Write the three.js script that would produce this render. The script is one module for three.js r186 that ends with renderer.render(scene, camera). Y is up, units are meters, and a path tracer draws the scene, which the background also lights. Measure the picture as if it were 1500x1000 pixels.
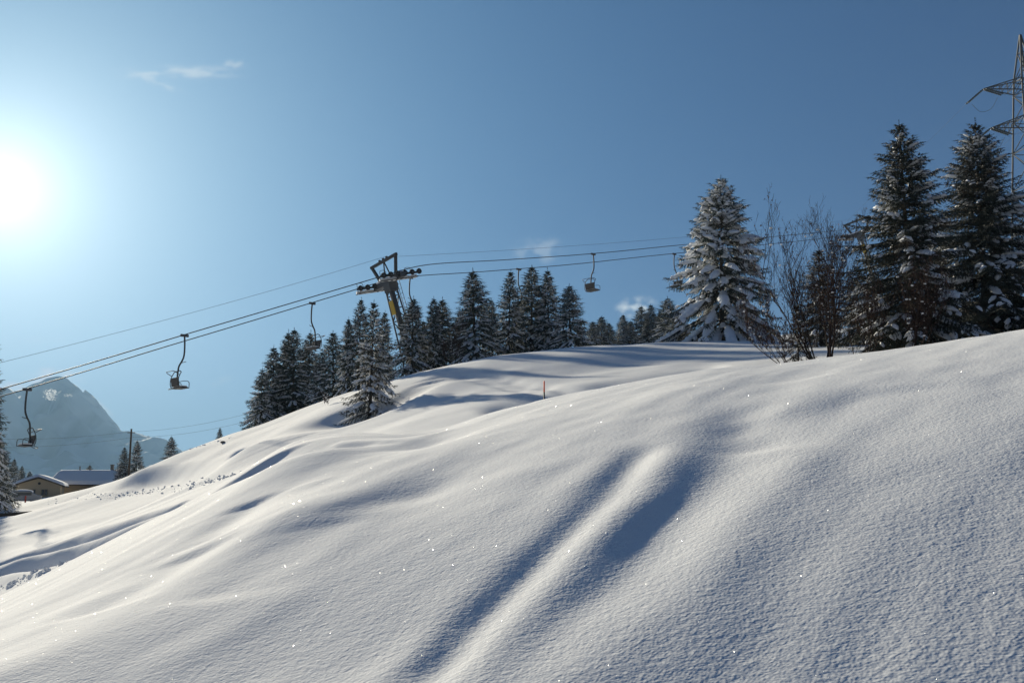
import * as THREE from 'three';
import { ImprovedNoise } from 'three/addons/math/ImprovedNoise.js';
import { mergeGeometries } from 'three/addons/utils/BufferGeometryUtils.js';
import { RoundedBoxGeometry } from 'three/addons/geometries/RoundedBoxGeometry.js';

// ---------------------------------------------------------------- camera, sky, sun, exposure
const scene = new THREE.Scene();
const FPX = 1452, PITCH = THREE.MathUtils.degToRad(8.6), EYE = 1.6;
const camera = new THREE.PerspectiveCamera(2 * Math.atan(500 / FPX) * 180 / Math.PI, 1.5, 0.1, 30000);
camera.position.set(0, EYE, 0);
camera.rotation.x = PITCH;
const renderer = new THREE.WebGLRenderer({ antialias: true });
renderer.setSize(1024, 682);
renderer.toneMapping = THREE.LinearToneMapping;
renderer.toneMappingExposure = 2.4;
renderer.shadowMap.enabled = true;
const SUN = rayOf(2, 276).normalize();
const sun = new THREE.DirectionalLight(new THREE.Color(1, 0.905, 0.71), 4.15);
sun.position.copy(SUN).multiplyScalar(300);
sun.castShadow = true; sun.shadow.radius = 2; sun.shadow.mapSize.set(4096, 4096);
Object.assign(sun.shadow.camera, { left: -120, right: 120, top: 120, bottom: -120, near: 1, far: 700 });
scene.add(sun, sun.target);

function rayOf(px, py) {                         // a pixel of the photograph gives a direction
  const cx = (px - 750) / FPX, cy = (500 - py) / FPX, c = Math.cos(PITCH), s = Math.sin(PITCH);
  return new THREE.Vector3(cx, cy * c + s, -(c - cy * s));
}
function at(px, py, depth) { const r = rayOf(px, py); return r.multiplyScalar(depth / -r.z).add(new THREE.Vector3(0, EYE, 0)); }
const smooth = (a, b, x) => { const t = Math.min(1, Math.max(0, (x - a) / (b - a))); return t * t * (3 - 2 * t); };
const lerp = (a, b, t) => a + (b - a) * t;
function rng(seed) { let a = seed >>> 0; return () => { a = (a + 0x6D2B79F5) | 0; let t = Math.imul(a ^ (a >>> 15), 1 | a); t = (t + Math.imul(t ^ (t >>> 7), 61 | t)) ^ t; return ((t ^ (t >>> 14)) >>> 0) / 4294967296; }; }
const PN = new ImprovedNoise();
const n2 = (x, y, k = 0) => PN.noise(x, y, 7.3 + k * 13.7);
const fbm = (x, y, k = 0, o = 4) => { let s = 0, a = 1; for (let i = 0; i < o; i++) { s += a * n2(x, y, k + i); x = x * 2.03 + 1.7; y = y * 2.03 - 3.1; a *= 0.5; } return s; };

// sky: clear winter air, brighter and paler towards the sun and the horizon, a few wisps of cloud
{
  const W = 4096, H = 2048, d = new Float32Array(W * H * 4), E = 2.4;
  const base = [1.06, 1.34, 1.48], g = [0.0700, 0.0500, 0.0310], h = [0.0600, 0.0420, 0.0340];
  const wisps = [[262, 106, 66, 8, 0.16, -4, 0.42], [345, 94, 14, 5, 0.16, 6, 0.3], [225, 118, 30, 5, -0.3, 2, 0.35], [785, 368, 34, 16, 0.1, 9, 0.22], [932, 450, 22, 12, 0.1, 5, 0.8], [75, 556, 30, 13, 0.1, 4, 0.75], [20, 572, 34, 12, -0.3, 8, 0.6], [140, 590, 26, 5, -0.9, 3, 0.5], [323, 558, 14, 5, 0.5, 11, 0.16], [62, 498, 30, 4, 0.1, 2, 0.1]]
    .map(([px, py, w, hh, tilt, k, amt]) => { const c = rayOf(px, py).normalize(); const r = new THREE.Vector3().crossVectors(c, new THREE.Vector3(0, 1, 0)).normalize(); return { c, r, u: new THREE.Vector3().crossVectors(r, c), w: w / FPX, h: hh / FPX, tilt, k, amt }; });
  const v = new THREE.Vector3();
  for (let j = 0; j < H; j++) {
    const el = ((j + 0.5) / H - 0.5) * Math.PI, ce = Math.cos(el), se = Math.sin(el);
    const e = Math.max(0, el * 57.2958), ee = 34 * (1 - Math.exp(-e / 34)) ;
    for (let i = 0; i < W; i++) {
      const az = ((i + 0.5) / W - 0.5) * 2 * Math.PI;
      v.set(ce * Math.cos(az), se, ce * Math.sin(az));
      const ga = Math.acos(Math.min(1, Math.max(-1, v.dot(SUN)))) * 57.2958, gg = 80 * Math.tanh(ga / 80);
      const glow = 0.75 * Math.exp(-ga / 2.0) + 0.42 * Math.exp(-ga / 6) + 0.16 * Math.exp(-ga / 14);
      let cloud = 0;
      if (ga < 60) for (const q of wisps) {
        const dc = v.dot(q.c); if (dc < 0.985) continue;
        let x = v.dot(q.r) / q.w, y = v.dot(q.u) / q.h; y -= x * q.tilt * q.w / q.h * 0.9;
        const rr = x * x + y * y; if (rr > 6) continue;
        const n = fbm(x * 1.6 + q.k * 9, y * 1.1 + q.k * 3, q.k, 5);
        cloud = Math.max(cloud, q.amt * smooth(0.1, 1.1, Math.exp(-rr * 0.9) * (1 + 1.3 * n)));
      }
      const o = (j * W + i) * 4;
      for (let c = 0; c < 3; c++) {
        let L = base[c] * Math.exp(-gg * g[c]) * Math.exp(-ee * h[c]) + glow * [1, 1, 0.95][c];
        L = lerp(L, Math.max(L, [0.86, 0.92, 0.93][c]), cloud);
        d[o + c] = L / E;
      }
      d[o + 3] = 1;
    }
  }
  const t = new THREE.DataTexture(d, W, H, THREE.RGBAFormat, THREE.FloatType);
  t.mapping = THREE.EquirectangularReflectionMapping; t.magFilter = THREE.LinearFilter; t.minFilter = THREE.LinearFilter; t.needsUpdate = true;
  scene.background = t; scene.environment = t;
}
scene.fog = new THREE.FogExp2(new THREE.Color(0.42, 0.72, 1.0), 0.00013);

// ---------------------------------------------------------------- helpers
const taken = {};
function numbered(n) { const k = taken[n] = (taken[n] ?? -1) + 1; return k ? `${n}_${String(k).padStart(3, '0')}` : n; }
function tag(o, label, category, group) { o.userData.label = label; o.userData.category = category; if (group) o.userData.group = group; return o; }
function thing(name, label, category, group, pos) {
  const o = new THREE.Group(); o.name = numbered(name); scene.add(o); tag(o, label, category, group);
  if (pos) o.position.copy(pos); return o;
}
function mesh(name, geo, mat, parent, kind) {
  const m = new THREE.Mesh(geo, mat); m.name = parent ? name : numbered(name); m.castShadow = m.receiveShadow = true;
  if (kind) m.userData.kind = kind; (parent ?? scene).add(m); return m;
}
class Geo {                                       // growing triangle soup with shared vertices
  constructor() { this.p = []; this.i = []; this.c = []; }
  v(x, y, z) { this.p.push(x, y, z); return this.p.length / 3 - 1; }
  t(a, b, c) { this.i.push(a, b, c); }
  get tris() { return this.i.length / 3; }
  build(uvScale) {
    const g = new THREE.BufferGeometry();
    g.setAttribute('position', new THREE.Float32BufferAttribute(this.p, 3)); g.setIndex(this.i);
    if (this.c.length) g.setAttribute('color', new THREE.Float32BufferAttribute(this.c, 3));
    g.computeVertexNormals(); return g;
  }
}
const V = (x, y, z) => new THREE.Vector3(x, y, z);
function tube(G, pts, radii, sides = 6, cap = true) {      // tapered tube along points
  const n = pts.length; let up = V(0.13, 1, 0.07), prev = null;
  const rings = [];
  for (let k = 0; k < n; k++) {
    const a = pts[Math.max(0, k - 1)], b = pts[Math.min(n - 1, k + 1)];
    const d = V(b.x - a.x, b.y - a.y, b.z - a.z).normalize();
    if (Math.abs(d.dot(up)) > 0.95) up = V(1, 0.1, 0.05);
    const s = V().crossVectors(d, prev ?? up).normalize(), t = V().crossVectors(s, d).normalize(); prev = t.clone();
    const r = Array.isArray(radii) ? radii[k] : radii, ring = [];
    for (let j = 0; j < sides; j++) { const f = j / sides * 2 * Math.PI, c = Math.cos(f) * r, q = Math.sin(f) * r; ring.push(G.v(pts[k].x + s.x * c + t.x * q, pts[k].y + s.y * c + t.y * q, pts[k].z + s.z * c + t.z * q)); }
    rings.push(ring);
  }
  for (let k = 0; k < n - 1; k++) for (let j = 0; j < sides; j++) { const a = rings[k][j], b = rings[k][(j + 1) % sides], c = rings[k + 1][j], e = rings[k + 1][(j + 1) % sides]; G.t(a, b, c); G.t(b, e, c); }
  if (cap) for (const [ring, p, f] of [[rings[0], pts[0], 1], [rings[n - 1], pts[n - 1], 0]]) { const c = G.v(p.x, p.y, p.z); for (let j = 0; j < sides; j++) { const a = ring[j], b = ring[(j + 1) % sides]; f ? G.t(c, b, a) : G.t(c, a, b); } }
}
const tubeGeo = (pts, r, sides = 8) => { const G = new Geo(); tube(G, pts, r, sides); return G.build(); };
const curve = (pts, n) => new THREE.CatmullRomCurve3(pts, false, 'centripetal').getPoints(n);
function boxGeo(x0, x1, y0, y1, z0, z1, r = 0.01) { const g = new RoundedBoxGeometry(x1 - x0, y1 - y0, z1 - z0, 2, Math.min(r, (x1 - x0) / 2.1, (y1 - y0) / 2.1, (z1 - z0) / 2.1)); g.translate((x0 + x1) / 2, (y0 + y1) / 2, (z0 + z1) / 2); return g; }

function noiseTex(N, f, srgb) {
  const d = new Uint8Array(N * N * 4);
  for (let j = 0; j < N; j++) for (let i = 0; i < N; i++) { const c = f(i / N, j / N, i, j); const o = (j * N + i) * 4; for (let k = 0; k < 3; k++) d[o + k] = Math.max(0, Math.min(255, Math.round(255 * (Array.isArray(c) ? c[k] : c)))); d[o + 3] = 255; }
  const t = new THREE.DataTexture(d, N, N); t.wrapS = t.wrapT = THREE.RepeatWrapping; t.magFilter = THREE.LinearFilter; t.minFilter = THREE.LinearMipmapLinearFilter; t.generateMipmaps = true; if (srgb) t.colorSpace = THREE.SRGBColorSpace; t.needsUpdate = true; return t;
}
// tileable lattice noise
function tileNoise(cells, seed) {
  const r = rng(seed), a = new Float32Array(cells * cells).map(() => r());
  return (u, v) => { const x = u * cells, y = v * cells, x0 = Math.floor(x), y0 = Math.floor(y); let fx = x - x0, fy = y - y0; fx = fx * fx * (3 - 2 * fx); fy = fy * fy * (3 - 2 * fy); const m = (p, q) => a[((q % cells + cells) % cells) * cells + (p % cells + cells) % cells]; return lerp(lerp(m(x0, y0), m(x0 + 1, y0), fx), lerp(m(x0, y0 + 1), m(x0 + 1, y0 + 1), fx), fy); };
}

// ---------------------------------------------------------------- materials
const snowBump = (() => {                         // granular snow: white noise smoothed at several grain sizes
  const N = 1024, sum = new Float32Array(N * N), tmp = new Float32Array(N * N);
  for (const [sig, wt, seed] of [[1.3, 0.45, 1], [3.0, 0.55, 2], [7, 0.32, 3], [22, 0.22, 4]]) {
    const r = rng(seed); let f = new Float32Array(N * N).map(() => r() - 0.5); const R = Math.max(1, Math.round(sig));
    for (let pass = 0; pass < 3; pass++) for (const [a, b] of [[1, N], [N, 1]]) {
      for (let j = 0; j < N; j++) { let s = 0; for (let k = -R; k <= R; k++) s += f[j * b + ((k + N) % N) * a]; for (let i = 0; i < N; i++) { tmp[j * b + i * a] = s / (2 * R + 1); s += f[j * b + ((i + R + 1) % N) * a] - f[j * b + ((i - R + N) % N) * a]; } }
      f.set(tmp);
    }
    let v = 0; for (const q of f) v += q * q; v = Math.sqrt(v / f.length); for (let i = 0; i < f.length; i++) sum[i] += wt * f[i] / v;
  }
  return noiseTex(N, (u, v, i, j) => 0.5 + sum[j * N + i] * 0.14);
})();
const M = {
  snow: new THREE.MeshPhysicalMaterial({ color: new THREE.Color(0.86, 0.87, 0.88), roughness: 1, specularIntensity: 0.12, bumpMap: snowBump, bumpScale: 0.0062 }),
  softSnow: new THREE.MeshPhysicalMaterial({ color: new THREE.Color(0.86, 0.87, 0.88), roughness: 1, specularIntensity: 0.12 }),
  needle: new THREE.MeshStandardMaterial({ color: 0xffffff, vertexColors: true, roughness: 0.7 }),
  bark: new THREE.MeshStandardMaterial({ color: new THREE.Color(0.060, 0.045, 0.035), roughness: 0.95 }),
  twig: new THREE.MeshPhysicalMaterial({ color: new THREE.Color(0.034, 0.022, 0.019), roughness: 1, specularIntensity: 0.2 }),
  deadLeaf: new THREE.MeshStandardMaterial({ color: new THREE.Color(0.10, 0.060, 0.045), roughness: 0.9, side: THREE.DoubleSide }),
  steel: new THREE.MeshStandardMaterial({ color: new THREE.Color(0.085, 0.09, 0.10), roughness: 0.65, metalness: 0.25 }),
  paint: new THREE.MeshStandardMaterial({ color: new THREE.Color(0.05, 0.053, 0.057), roughness: 0.75, metalness: 0.0 }),
  rubber: new THREE.MeshStandardMaterial({ color: new THREE.Color(0.03, 0.03, 0.032), roughness: 0.8 }),
  rope: new THREE.MeshStandardMaterial({ color: new THREE.Color(0.05, 0.052, 0.056), roughness: 0.6, metalness: 0.3 }),
  wire: new THREE.MeshStandardMaterial({ color: new THREE.Color(0.10, 0.11, 0.12), roughness: 0.9, metalness: 0.0 }),
  yellow: new THREE.MeshStandardMaterial({ color: new THREE.Color(0.48, 0.31, 0.02), roughness: 0.5 }),
  red: new THREE.MeshStandardMaterial({ color: new THREE.Color(0.60, 0.07, 0.03), roughness: 0.5 }),
  black: new THREE.MeshStandardMaterial({ color: new THREE.Color(0.02, 0.018, 0.018), roughness: 0.6 }),
  seat: new THREE.MeshStandardMaterial({ color: new THREE.Color(0.075, 0.065, 0.058), roughness: 0.75 }),
  galv: new THREE.MeshStandardMaterial({ color: new THREE.Color(0.07, 0.08, 0.09), roughness: 0.75, metalness: 0.1 }),
  glass: new THREE.MeshStandardMaterial({ color: new THREE.Color(0.03, 0.04, 0.05), roughness: 0.1, metalness: 0.0 }),
  insul: new THREE.MeshStandardMaterial({ color: new THREE.Color(0.05, 0.06, 0.06), roughness: 0.25 }),
  wallTan: new THREE.MeshStandardMaterial({ color: new THREE.Color(0.45, 0.36, 0.24), roughness: 0.9 }),
  wallBrown: new THREE.MeshStandardMaterial({ color: new THREE.Color(0.25, 0.20, 0.13), roughness: 0.9 }),
  darkWood: new THREE.MeshStandardMaterial({ color: new THREE.Color(0.07, 0.05, 0.035), roughness: 0.9 }),
  carPaint: new THREE.MeshPhysicalMaterial({ color: new THREE.Color(0.20, 0.22, 0.25), roughness: 0.35, clearcoat: 1 }),
  stone: new THREE.MeshStandardMaterial({ color: new THREE.Color(0.14, 0.13, 0.12), roughness: 0.95 }),
};

// ---------------------------------------------------------------- terrain: heights through control points, then drifts and grooves
const ctrl = [];
const cp = (px, py, depth, dy = 0) => { const p = at(px, py, depth); ctrl.push([p.x, p.z, p.y + dy]); };
const cw = (x, z, y) => ctrl.push([x, z, y]);
const crest = [[-350, 985, 22], [-200, 950, 22], [-100, 912, 22], [0, 868, 22.5], [100, 818, 23], [200, 765, 23.5], [280, 729, 24], [352, 685, 24], [406, 652, 25], [460, 638, 25.5], [507, 633, 26], [568, 637, 26], [611, 638, 26], [640, 631, 26], [690, 613, 26], [750, 597, 26], [797, 587, 26], [900, 566, 26], [1000, 549, 25.5], [1070, 541, 25], [1150, 535, 25], [1225, 525, 24], [1300, 517, 23.5], [1400, 505, 23], [1500, 489, 22.5], [1620, 472, 22.5], [1800, 452, 22.5]];
for (const [px, py, d] of crest) {               // the near slope: each line of sight touches its crest
  const c = at(px, py, d), slope = (c.y - EYE) / d, db = px < 750 ? lerp(8.3, 6.4, Math.max(-0.25, px / 750)) : lerp(6.4, 5.48, Math.min(1.2, px / 750 - 1));
  const b = at(px, 1000, db), k = Math.max(0.0028, (c.y + slope * (db - d) - b.y) / ((db - d) ** 2));
  for (const dd of [db, lerp(db, d, 0.3), lerp(db, d, 0.6), lerp(db, d, 0.82), d, d + 4.5]) {
    const q = at(px, 1000, dd); cw(q.x, q.z, c.y + slope * (dd - d) - k * (dd - d) ** 2 * (dd > d ? 2.2 : 1));
  }
}
for (const [x, z, y] of [[0, 0, -1.5], [-6, -1, -0.9], [6, -1, -1.5], [0, 8, -3.0], [-12, 6, -2.0], [12, 6, -2.5], [-25, 0, -2.4], [25, 0, 0.5], [0, 30, -6], [-40, 20, -5], [40, 20, 0], [60, -10, 8], [-45, -14, -4]]) cw(x, z, y);
for (const a of [[-250, 900, 36], [-120, 872, 36], [0, 846, 34], [100, 800, 36], [190, 755, 38], [270, 722, 42],                 // valley floor
  [-120, 820, 52], [0, 795, 52], [100, 765, 55], [200, 737, 56], [-120, 770, 85], [0, 760, 78], [80, 742, 82], [-100, 742, 130], [20, 738, 125], [80, 733, 128], [-200, 740, 180], [60, 732, 165], [130, 726, 160],
  [150, 721, 98], [118, 729, 84], [208, 716, 66], [300, 704, 52], [335, 694, 44],                                                             // bench along the hill foot
  [183, 702, 100], [244, 684, 92], [316, 652, 84], [374, 626, 78], [424, 607, 74], [507, 580, 68],                             // crest of the left hill
  [300, 680, 66], [380, 655, 58], [430, 638, 55], [480, 612, 58], [430, 618, 66], [360, 660, 52],
  [520, 622, 50], [545, 618, 56], [560, 632, 40], [600, 612, 46], [600, 590, 52], [590, 572, 58], [610, 632, 36],
  [640, 622, 37], [640, 600, 45], [640, 568, 54], [640, 548, 60], [720, 598, 38], [720, 575, 46], [720, 545, 56], [720, 525, 63], [800, 577, 39], [800, 555, 48], [800, 530, 57], [800, 515, 64],
  [900, 560, 39], [900, 535, 52], [900, 508, 65], [1000, 546, 39], [1000, 522, 53], [1000, 502, 65], [1070, 538, 39], [1070, 517, 52], [1070, 499, 64], [1150, 532, 38], [1150, 500, 64], [1250, 526, 38], [1250, 500, 64], [1350, 518, 38], [1450, 510, 38], [1400, 496, 64], [1550, 495, 38],
  [183, 712, 150], [252, 700, 150], [322, 670, 130], [300, 662, 100], [374, 640, 95], [430, 620, 92], [507, 592, 85], [580, 572, 87], [640, 557, 85], [720, 537, 85], [800, 526, 85], [900, 517, 85], [1000, 510, 85], [1070, 506, 85], [1250, 500, 90], [1450, 480, 90],
  [700, 540, 140], [900, 512, 140], [1070, 505, 130], [1262, 480, 140], [1500, 460, 120],
  [-300, 740, 300], [60, 738, 300], [300, 720, 300], [500, 650, 300], [750, 590, 300], [1000, 550, 300], [1250, 520, 300], [1800, 480, 300]]) cp(...a);
const tps = (() => {
  const n = ctrl.length, N = n + 3, A = [];
  const K = (r2) => r2 < 1e-9 ? 0 : 0.5 * r2 * Math.log(r2);
  for (let i = 0; i < N; i++) A.push(new Float64Array(N + 1));
  for (let i = 0; i < n; i++) {
    for (let j = 0; j < n; j++) A[i][j] = K((ctrl[i][0] - ctrl[j][0]) ** 2 + (ctrl[i][1] - ctrl[j][1]) ** 2);
    A[i][i] += 0.25; A[i][n] = A[n][i] = 1; A[i][n + 1] = A[n + 1][i] = ctrl[i][0]; A[i][n + 2] = A[n + 2][i] = ctrl[i][1]; A[i][N] = ctrl[i][2];
  }
  for (let c = 0; c < N; c++) {
    let m = c; for (let r = c + 1; r < N; r++) if (Math.abs(A[r][c]) > Math.abs(A[m][c])) m = r;
    [A[c], A[m]] = [A[m], A[c]];
    for (let r = c + 1; r < N; r++) { const f = A[r][c] / A[c][c]; if (f) for (let k = c; k <= N; k++) A[r][k] -= f * A[c][k]; }
  }
  const w = new Float64Array(N);
  for (let r = N - 1; r >= 0; r--) { let s = A[r][N]; for (let k = r + 1; k < N; k++) s -= A[r][k] * w[k]; w[r] = s / A[r][r]; }
  return (x, z) => { let s = w[n] + w[n + 1] * x + w[n + 2] * z; for (let i = 0; i < n; i++) { const dx = x - ctrl[i][0], dz = z - ctrl[i][1], r2 = dx * dx + dz * dz; if (r2 > 1e-9) s += w[i] * 0.5 * r2 * Math.log(r2); } return s; };
})();
function far(x, z, h) { const r = Math.hypot(x, z + 60), t = smooth(230, 420, r); return t ? lerp(h, -12 + 6 * n2(x / 400, z / 400), t) : h; }
const hit = (px, py, d0 = 4, d1 = 140) => {       // where a line of sight meets the smooth ground
  for (let d = d0; d < d1; d *= 1.012) { const p = at(px, py, d); if (tps(p.x, p.z) > p.y) return p; }
  return at(px, py, d1);
};
const line = (pts, d0, d1) => { const w = pts.map(([a, b]) => hit(a, b, d0, d1)); return curve(w, w.length * 6); };
// grooves: [path, depth, width, shoulder height]
const grooves = [
  [line([[952, 650], [900, 715], [830, 790], [760, 860], [700, 915], [650, 975], [595, 1050]], 4, 25), 0.085, 0.26, 0.012, 0.65],
  [line([[1092, 590], [1078, 640], [1050, 690], [985, 762], [930, 825], [860, 888], [800, 930], [740, 990], [680, 1060]], 4, 25), 0.074, 0.44, 0.025, 0.65],
  [line([[1330, 565], [1230, 600], [1150, 630], [1100, 665]], 4, 24), 0.045, 0.8, 0],
  [line([[372, 732], [335, 765], [296, 795]], 4, 24), 0.07, 0.42, 0.02],
  [line([[296, 800], [220, 850], [130, 900]], 4, 22), 0.06, 0.55, 0],
  [line([[470, 760], [400, 820], [300, 890]], 4, 26), 0.04, 0.6, 0],
  [line([[372, 682], [420, 668], [480, 655], [545, 645]], 4, 25.5), 0.14, 0.9, 0],
  [line([[585, 566], [650, 550], [720, 552], [780, 562], [870, 568]], 34, 64), 0.20, 0.45, 0],
  [line([[585, 575], [650, 556], [720, 560], [780, 570], [850, 575]], 34, 64), 0.20, 0.45, 0],
  [line([[-40, 836], [60, 808], [150, 783], [240, 752], [285, 732]], 31, 75), 0.75, 0.55, 0.08],
  [line([[-40, 850], [60, 824], [150, 800], [240, 764]], 31, 75), 0.75, 0.5, 0.08],
  [line([[300, 690], [360, 660], [440, 622], [500, 606]], 40, 90), 0.05, 2.2, 0],
  [line([[690, 608], [800, 581], [900, 560], [1000, 543], [1075, 535]], 30, 60), 0.34, 2.0, 0],
  [line([[330, 640], [400, 622], [500, 596]], 60, 90), 0.12, 2.0, 0],
].map(([path, A, w, rim, narrow = 1]) => { const b = new THREE.Box3().setFromPoints(path); b.expandByScalar(w * 5); let s = 0; const len = path.map((p, i) => i ? (s += Math.hypot(p.x - path[i - 1].x, p.z - path[i - 1].z)) : 0); return { path, A, w, rim, b, len, total: s, narrow }; });
// the cut bank above the bench at the foot of the left hill
const bank = line([[90, 728], [150, 722], [208, 713], [260, 706], [300, 700], [350, 686]], 31, 120);
function nearPath(path, len, x, z) {
  let best = 1e9, s = 0, side = 0;
  for (let i = 0; i < path.length - 1; i++) {
    const a = path[i], b = path[i + 1], dx = b.x - a.x, dz = b.z - a.z, l2 = dx * dx + dz * dz; if (l2 < 1e-8) continue;
    const t = Math.min(1, Math.max(0, ((x - a.x) * dx + (z - a.z) * dz) / l2)), ex = x - a.x - t * dx, ez = z - a.z - t * dz, d = ex * ex + ez * ez;
    if (d < best) { best = d; s = len ? len[i] + t * Math.sqrt(l2) : (i + t) / (path.length - 1); side = Math.sign(dx * ez - dz * ex); }
  }
  return [Math.sqrt(best), s, side];
}
function ground(x, z) {
  let h = tps(x, z);
  const near = smooth(-38, -30, z), r = Math.hypot(x, z);
  if (r < 300) {
    const u = x * 0.87 + z * 0.49, v = -x * 0.49 + z * 0.87;           // wind drifts lie across the slope
    h += (0.042 * fbm(u / 2.6, v / 6.5, 1, 3) + 0.010 * n2(u / 0.5, v / 0.9, 5)) * near + 0.16 * fbm(x / 9, z / 13, 2, 3) * (1 - near) * smooth(300, 150, r);
    for (const g of grooves) {
      if (x < g.b.min.x || x > g.b.max.x || z < g.b.min.z || z > g.b.max.z) continue;
      let [d, s] = nearPath(g.path, g.len, x, z); if (d > g.w * 4.5) continue;
      const end = smooth(0, g.total * 0.12, s) * smooth(0, g.total * 0.12, g.total - s) * (0.85 + 0.4 * n2(s * 0.5, g.A * 40, 3));
      const nr = lerp(1, g.narrow, s / g.total), w = g.w * nr * (1 + 0.25 * n2(s * 0.5, 3, 8));
      h += end * nr * (-g.A * Math.exp(-((d / w) ** 2)) + g.rim * Math.exp(-(((d - 2.1 * w) / w) ** 2)));
    }
    if (z < -30 && z > -130 && x < 0 && x > -60) {
      const [d, s, side] = nearPath(bank, null, x, z);
      const sd = side > 0 ? -d : d; if (Math.abs(sd) < 14) h += 0.75 * smooth(0.05, 0.3, s) * smooth(0.85, 0.5, s) * smooth(0, 1.6, sd) * smooth(12, 3, sd);
    }
  }
  return far(x, z, h);
}
{ // ground sheet: fine near the camera, coarser with distance, out to the horizon
  const axis = (from, to, spacing) => { const a = []; for (let q = from; q < to; q += spacing(q)) a.push(q); a.push(to); return a; };
  const xs = axis(-4200, 4200, (x) => { const d = x < -15 ? -15 - x : x > 18 ? x - 18 : 0; return x < 0 ? 0.12 + Math.min(d, 35) * 0.010 + Math.max(0, d - 35) * 0.06 : 0.12 + Math.min(d, 35) * 0.02 + Math.max(0, d - 35) * 0.06; });
  const zs = axis(-7200, 700, (z) => { const d = z < -33 ? -33 - z : z > -4 ? (z + 4) * 3 : 0; return 0.115 + Math.min(d, 40) * 0.008 + Math.max(0, d - 40) * 0.06; });
  const nx = xs.length, nz = zs.length, p = new Float32Array(nx * nz * 3), uv = new Float32Array(nx * nz * 2), idx = new Uint32Array((nx - 1) * (nz - 1) * 6);
  for (let j = 0; j < nz; j++) for (let i = 0; i < nx; i++) { const k = j * nx + i; p[k * 3] = xs[i]; p[k * 3 + 1] = ground(xs[i], zs[j]); p[k * 3 + 2] = zs[j]; uv[k * 2] = xs[i] / 4.1; uv[k * 2 + 1] = zs[j] / 4.1; }
  let o = 0;
  for (let j = 0; j < nz - 1; j++) for (let i = 0; i < nx - 1; i++) { const a = j * nx + i, b = a + 1, c = a + nx, e = c + 1; idx.set([a, c, b, b, c, e], o); o += 6; }
  const g = new THREE.BufferGeometry(); g.setAttribute('position', new THREE.BufferAttribute(p, 3)); g.setAttribute('uv', new THREE.BufferAttribute(uv, 2)); g.setIndex(new THREE.BufferAttribute(idx, 1)); g.computeVertexNormals();
  const m = mesh('snow_ground', g, M.snow); m.userData.kind = 'structure'; m.userData.label = 'smooth untouched snow slope with buried grooves';
  console.log('ground', nx, nz);
}
const groundAt = (x, z) => ground(x, z);

// ---------------------------------------------------------------- far mountain
{
  const D = 5000, R = (px, py) => { const q = at(px, py, D); return [q.x, q.y]; };
  const sil = [[-420, 716], [-300, 690], [-200, 650], [-120, 615], [-60, 600], [-10, 586], [20, 578], [45, 566], [62, 558], [78, 551], [90, 549], [101, 562], [112, 572], [126, 588], [140, 603], [155, 617], [168, 628], [177, 632], [190, 630], [203, 634], [213, 639], [222, 645], [232, 640], [242, 642], [254, 653], [270, 661], [290, 667], [320, 676], [380, 690], [480, 712], [560, 722]].map(([a, b]) => R(a, b));
  const ridge = (x) => { if (x <= sil[0][0]) return -12; for (let i = 1; i < sil.length; i++) if (x < sil[i][0]) { const t = (x - sil[i - 1][0]) / (sil[i][0] - sil[i - 1][0]); return lerp(sil[i - 1][1], sil[i][1], t); } return -12; };
  const nx = 260, nz = 90, x0 = sil[0][0] - 300, x1 = sil.at(-1)[0] + 200, G = new Geo();
  for (let j = 0; j < nz; j++) for (let i = 0; i < nx; i++) {
    const t = j / (nz - 1) * 2 - 1, x = lerp(x0, x1, i / (nx - 1)), z = -D + t * 1900;
    const w = t > 0 ? 0.35 * t : 0, wob = 260 * fbm(x / 900, z / 900, 3, 3) * Math.min(1, Math.abs(t) * 2.5);
    const top = ridge(x + wob), rg = 1 - Math.abs(fbm(x / 260, z / 380, 6, 5));
    const f = Math.pow(Math.max(0, 1 - Math.abs(t)), 1.15);
    const h = (top + 14) * f * (1 + (rg - 0.75) * 0.55 * smooth(0, 0.12, Math.abs(t)) * (1 - w)) - 14 + (top > 60 ? 10 * fbm(x / 60, z / 60, 2, 3) * smooth(0.0, 0.1, f) : 0) * (Math.abs(t) < 0.02 ? 0.6 : 1);
    G.v(x, h, z);
    const steep = fbm(x / 120, (z + h * 2) / 160, 9, 4); const rock = smooth(0.05, 0.35, steep);
    G.c.push(lerp(0.85, 0.55, rock), lerp(0.86, 0.56, rock), lerp(0.88, 0.58, rock));
  }
  for (let j = 0; j < nz - 1; j++) for (let i = 0; i < nx - 1; i++) { const a = j * nx + i; G.t(a, a + nx, a + 1); G.t(a + 1, a + nx, a + nx + 1); }
  const m = mesh('mountain', G.build(), new THREE.MeshStandardMaterial({ vertexColors: true, roughness: 0.95 })); m.userData.kind = 'structure'; m.userData.label = 'hazy blue pointed mountain far behind the chalets';
}
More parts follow.
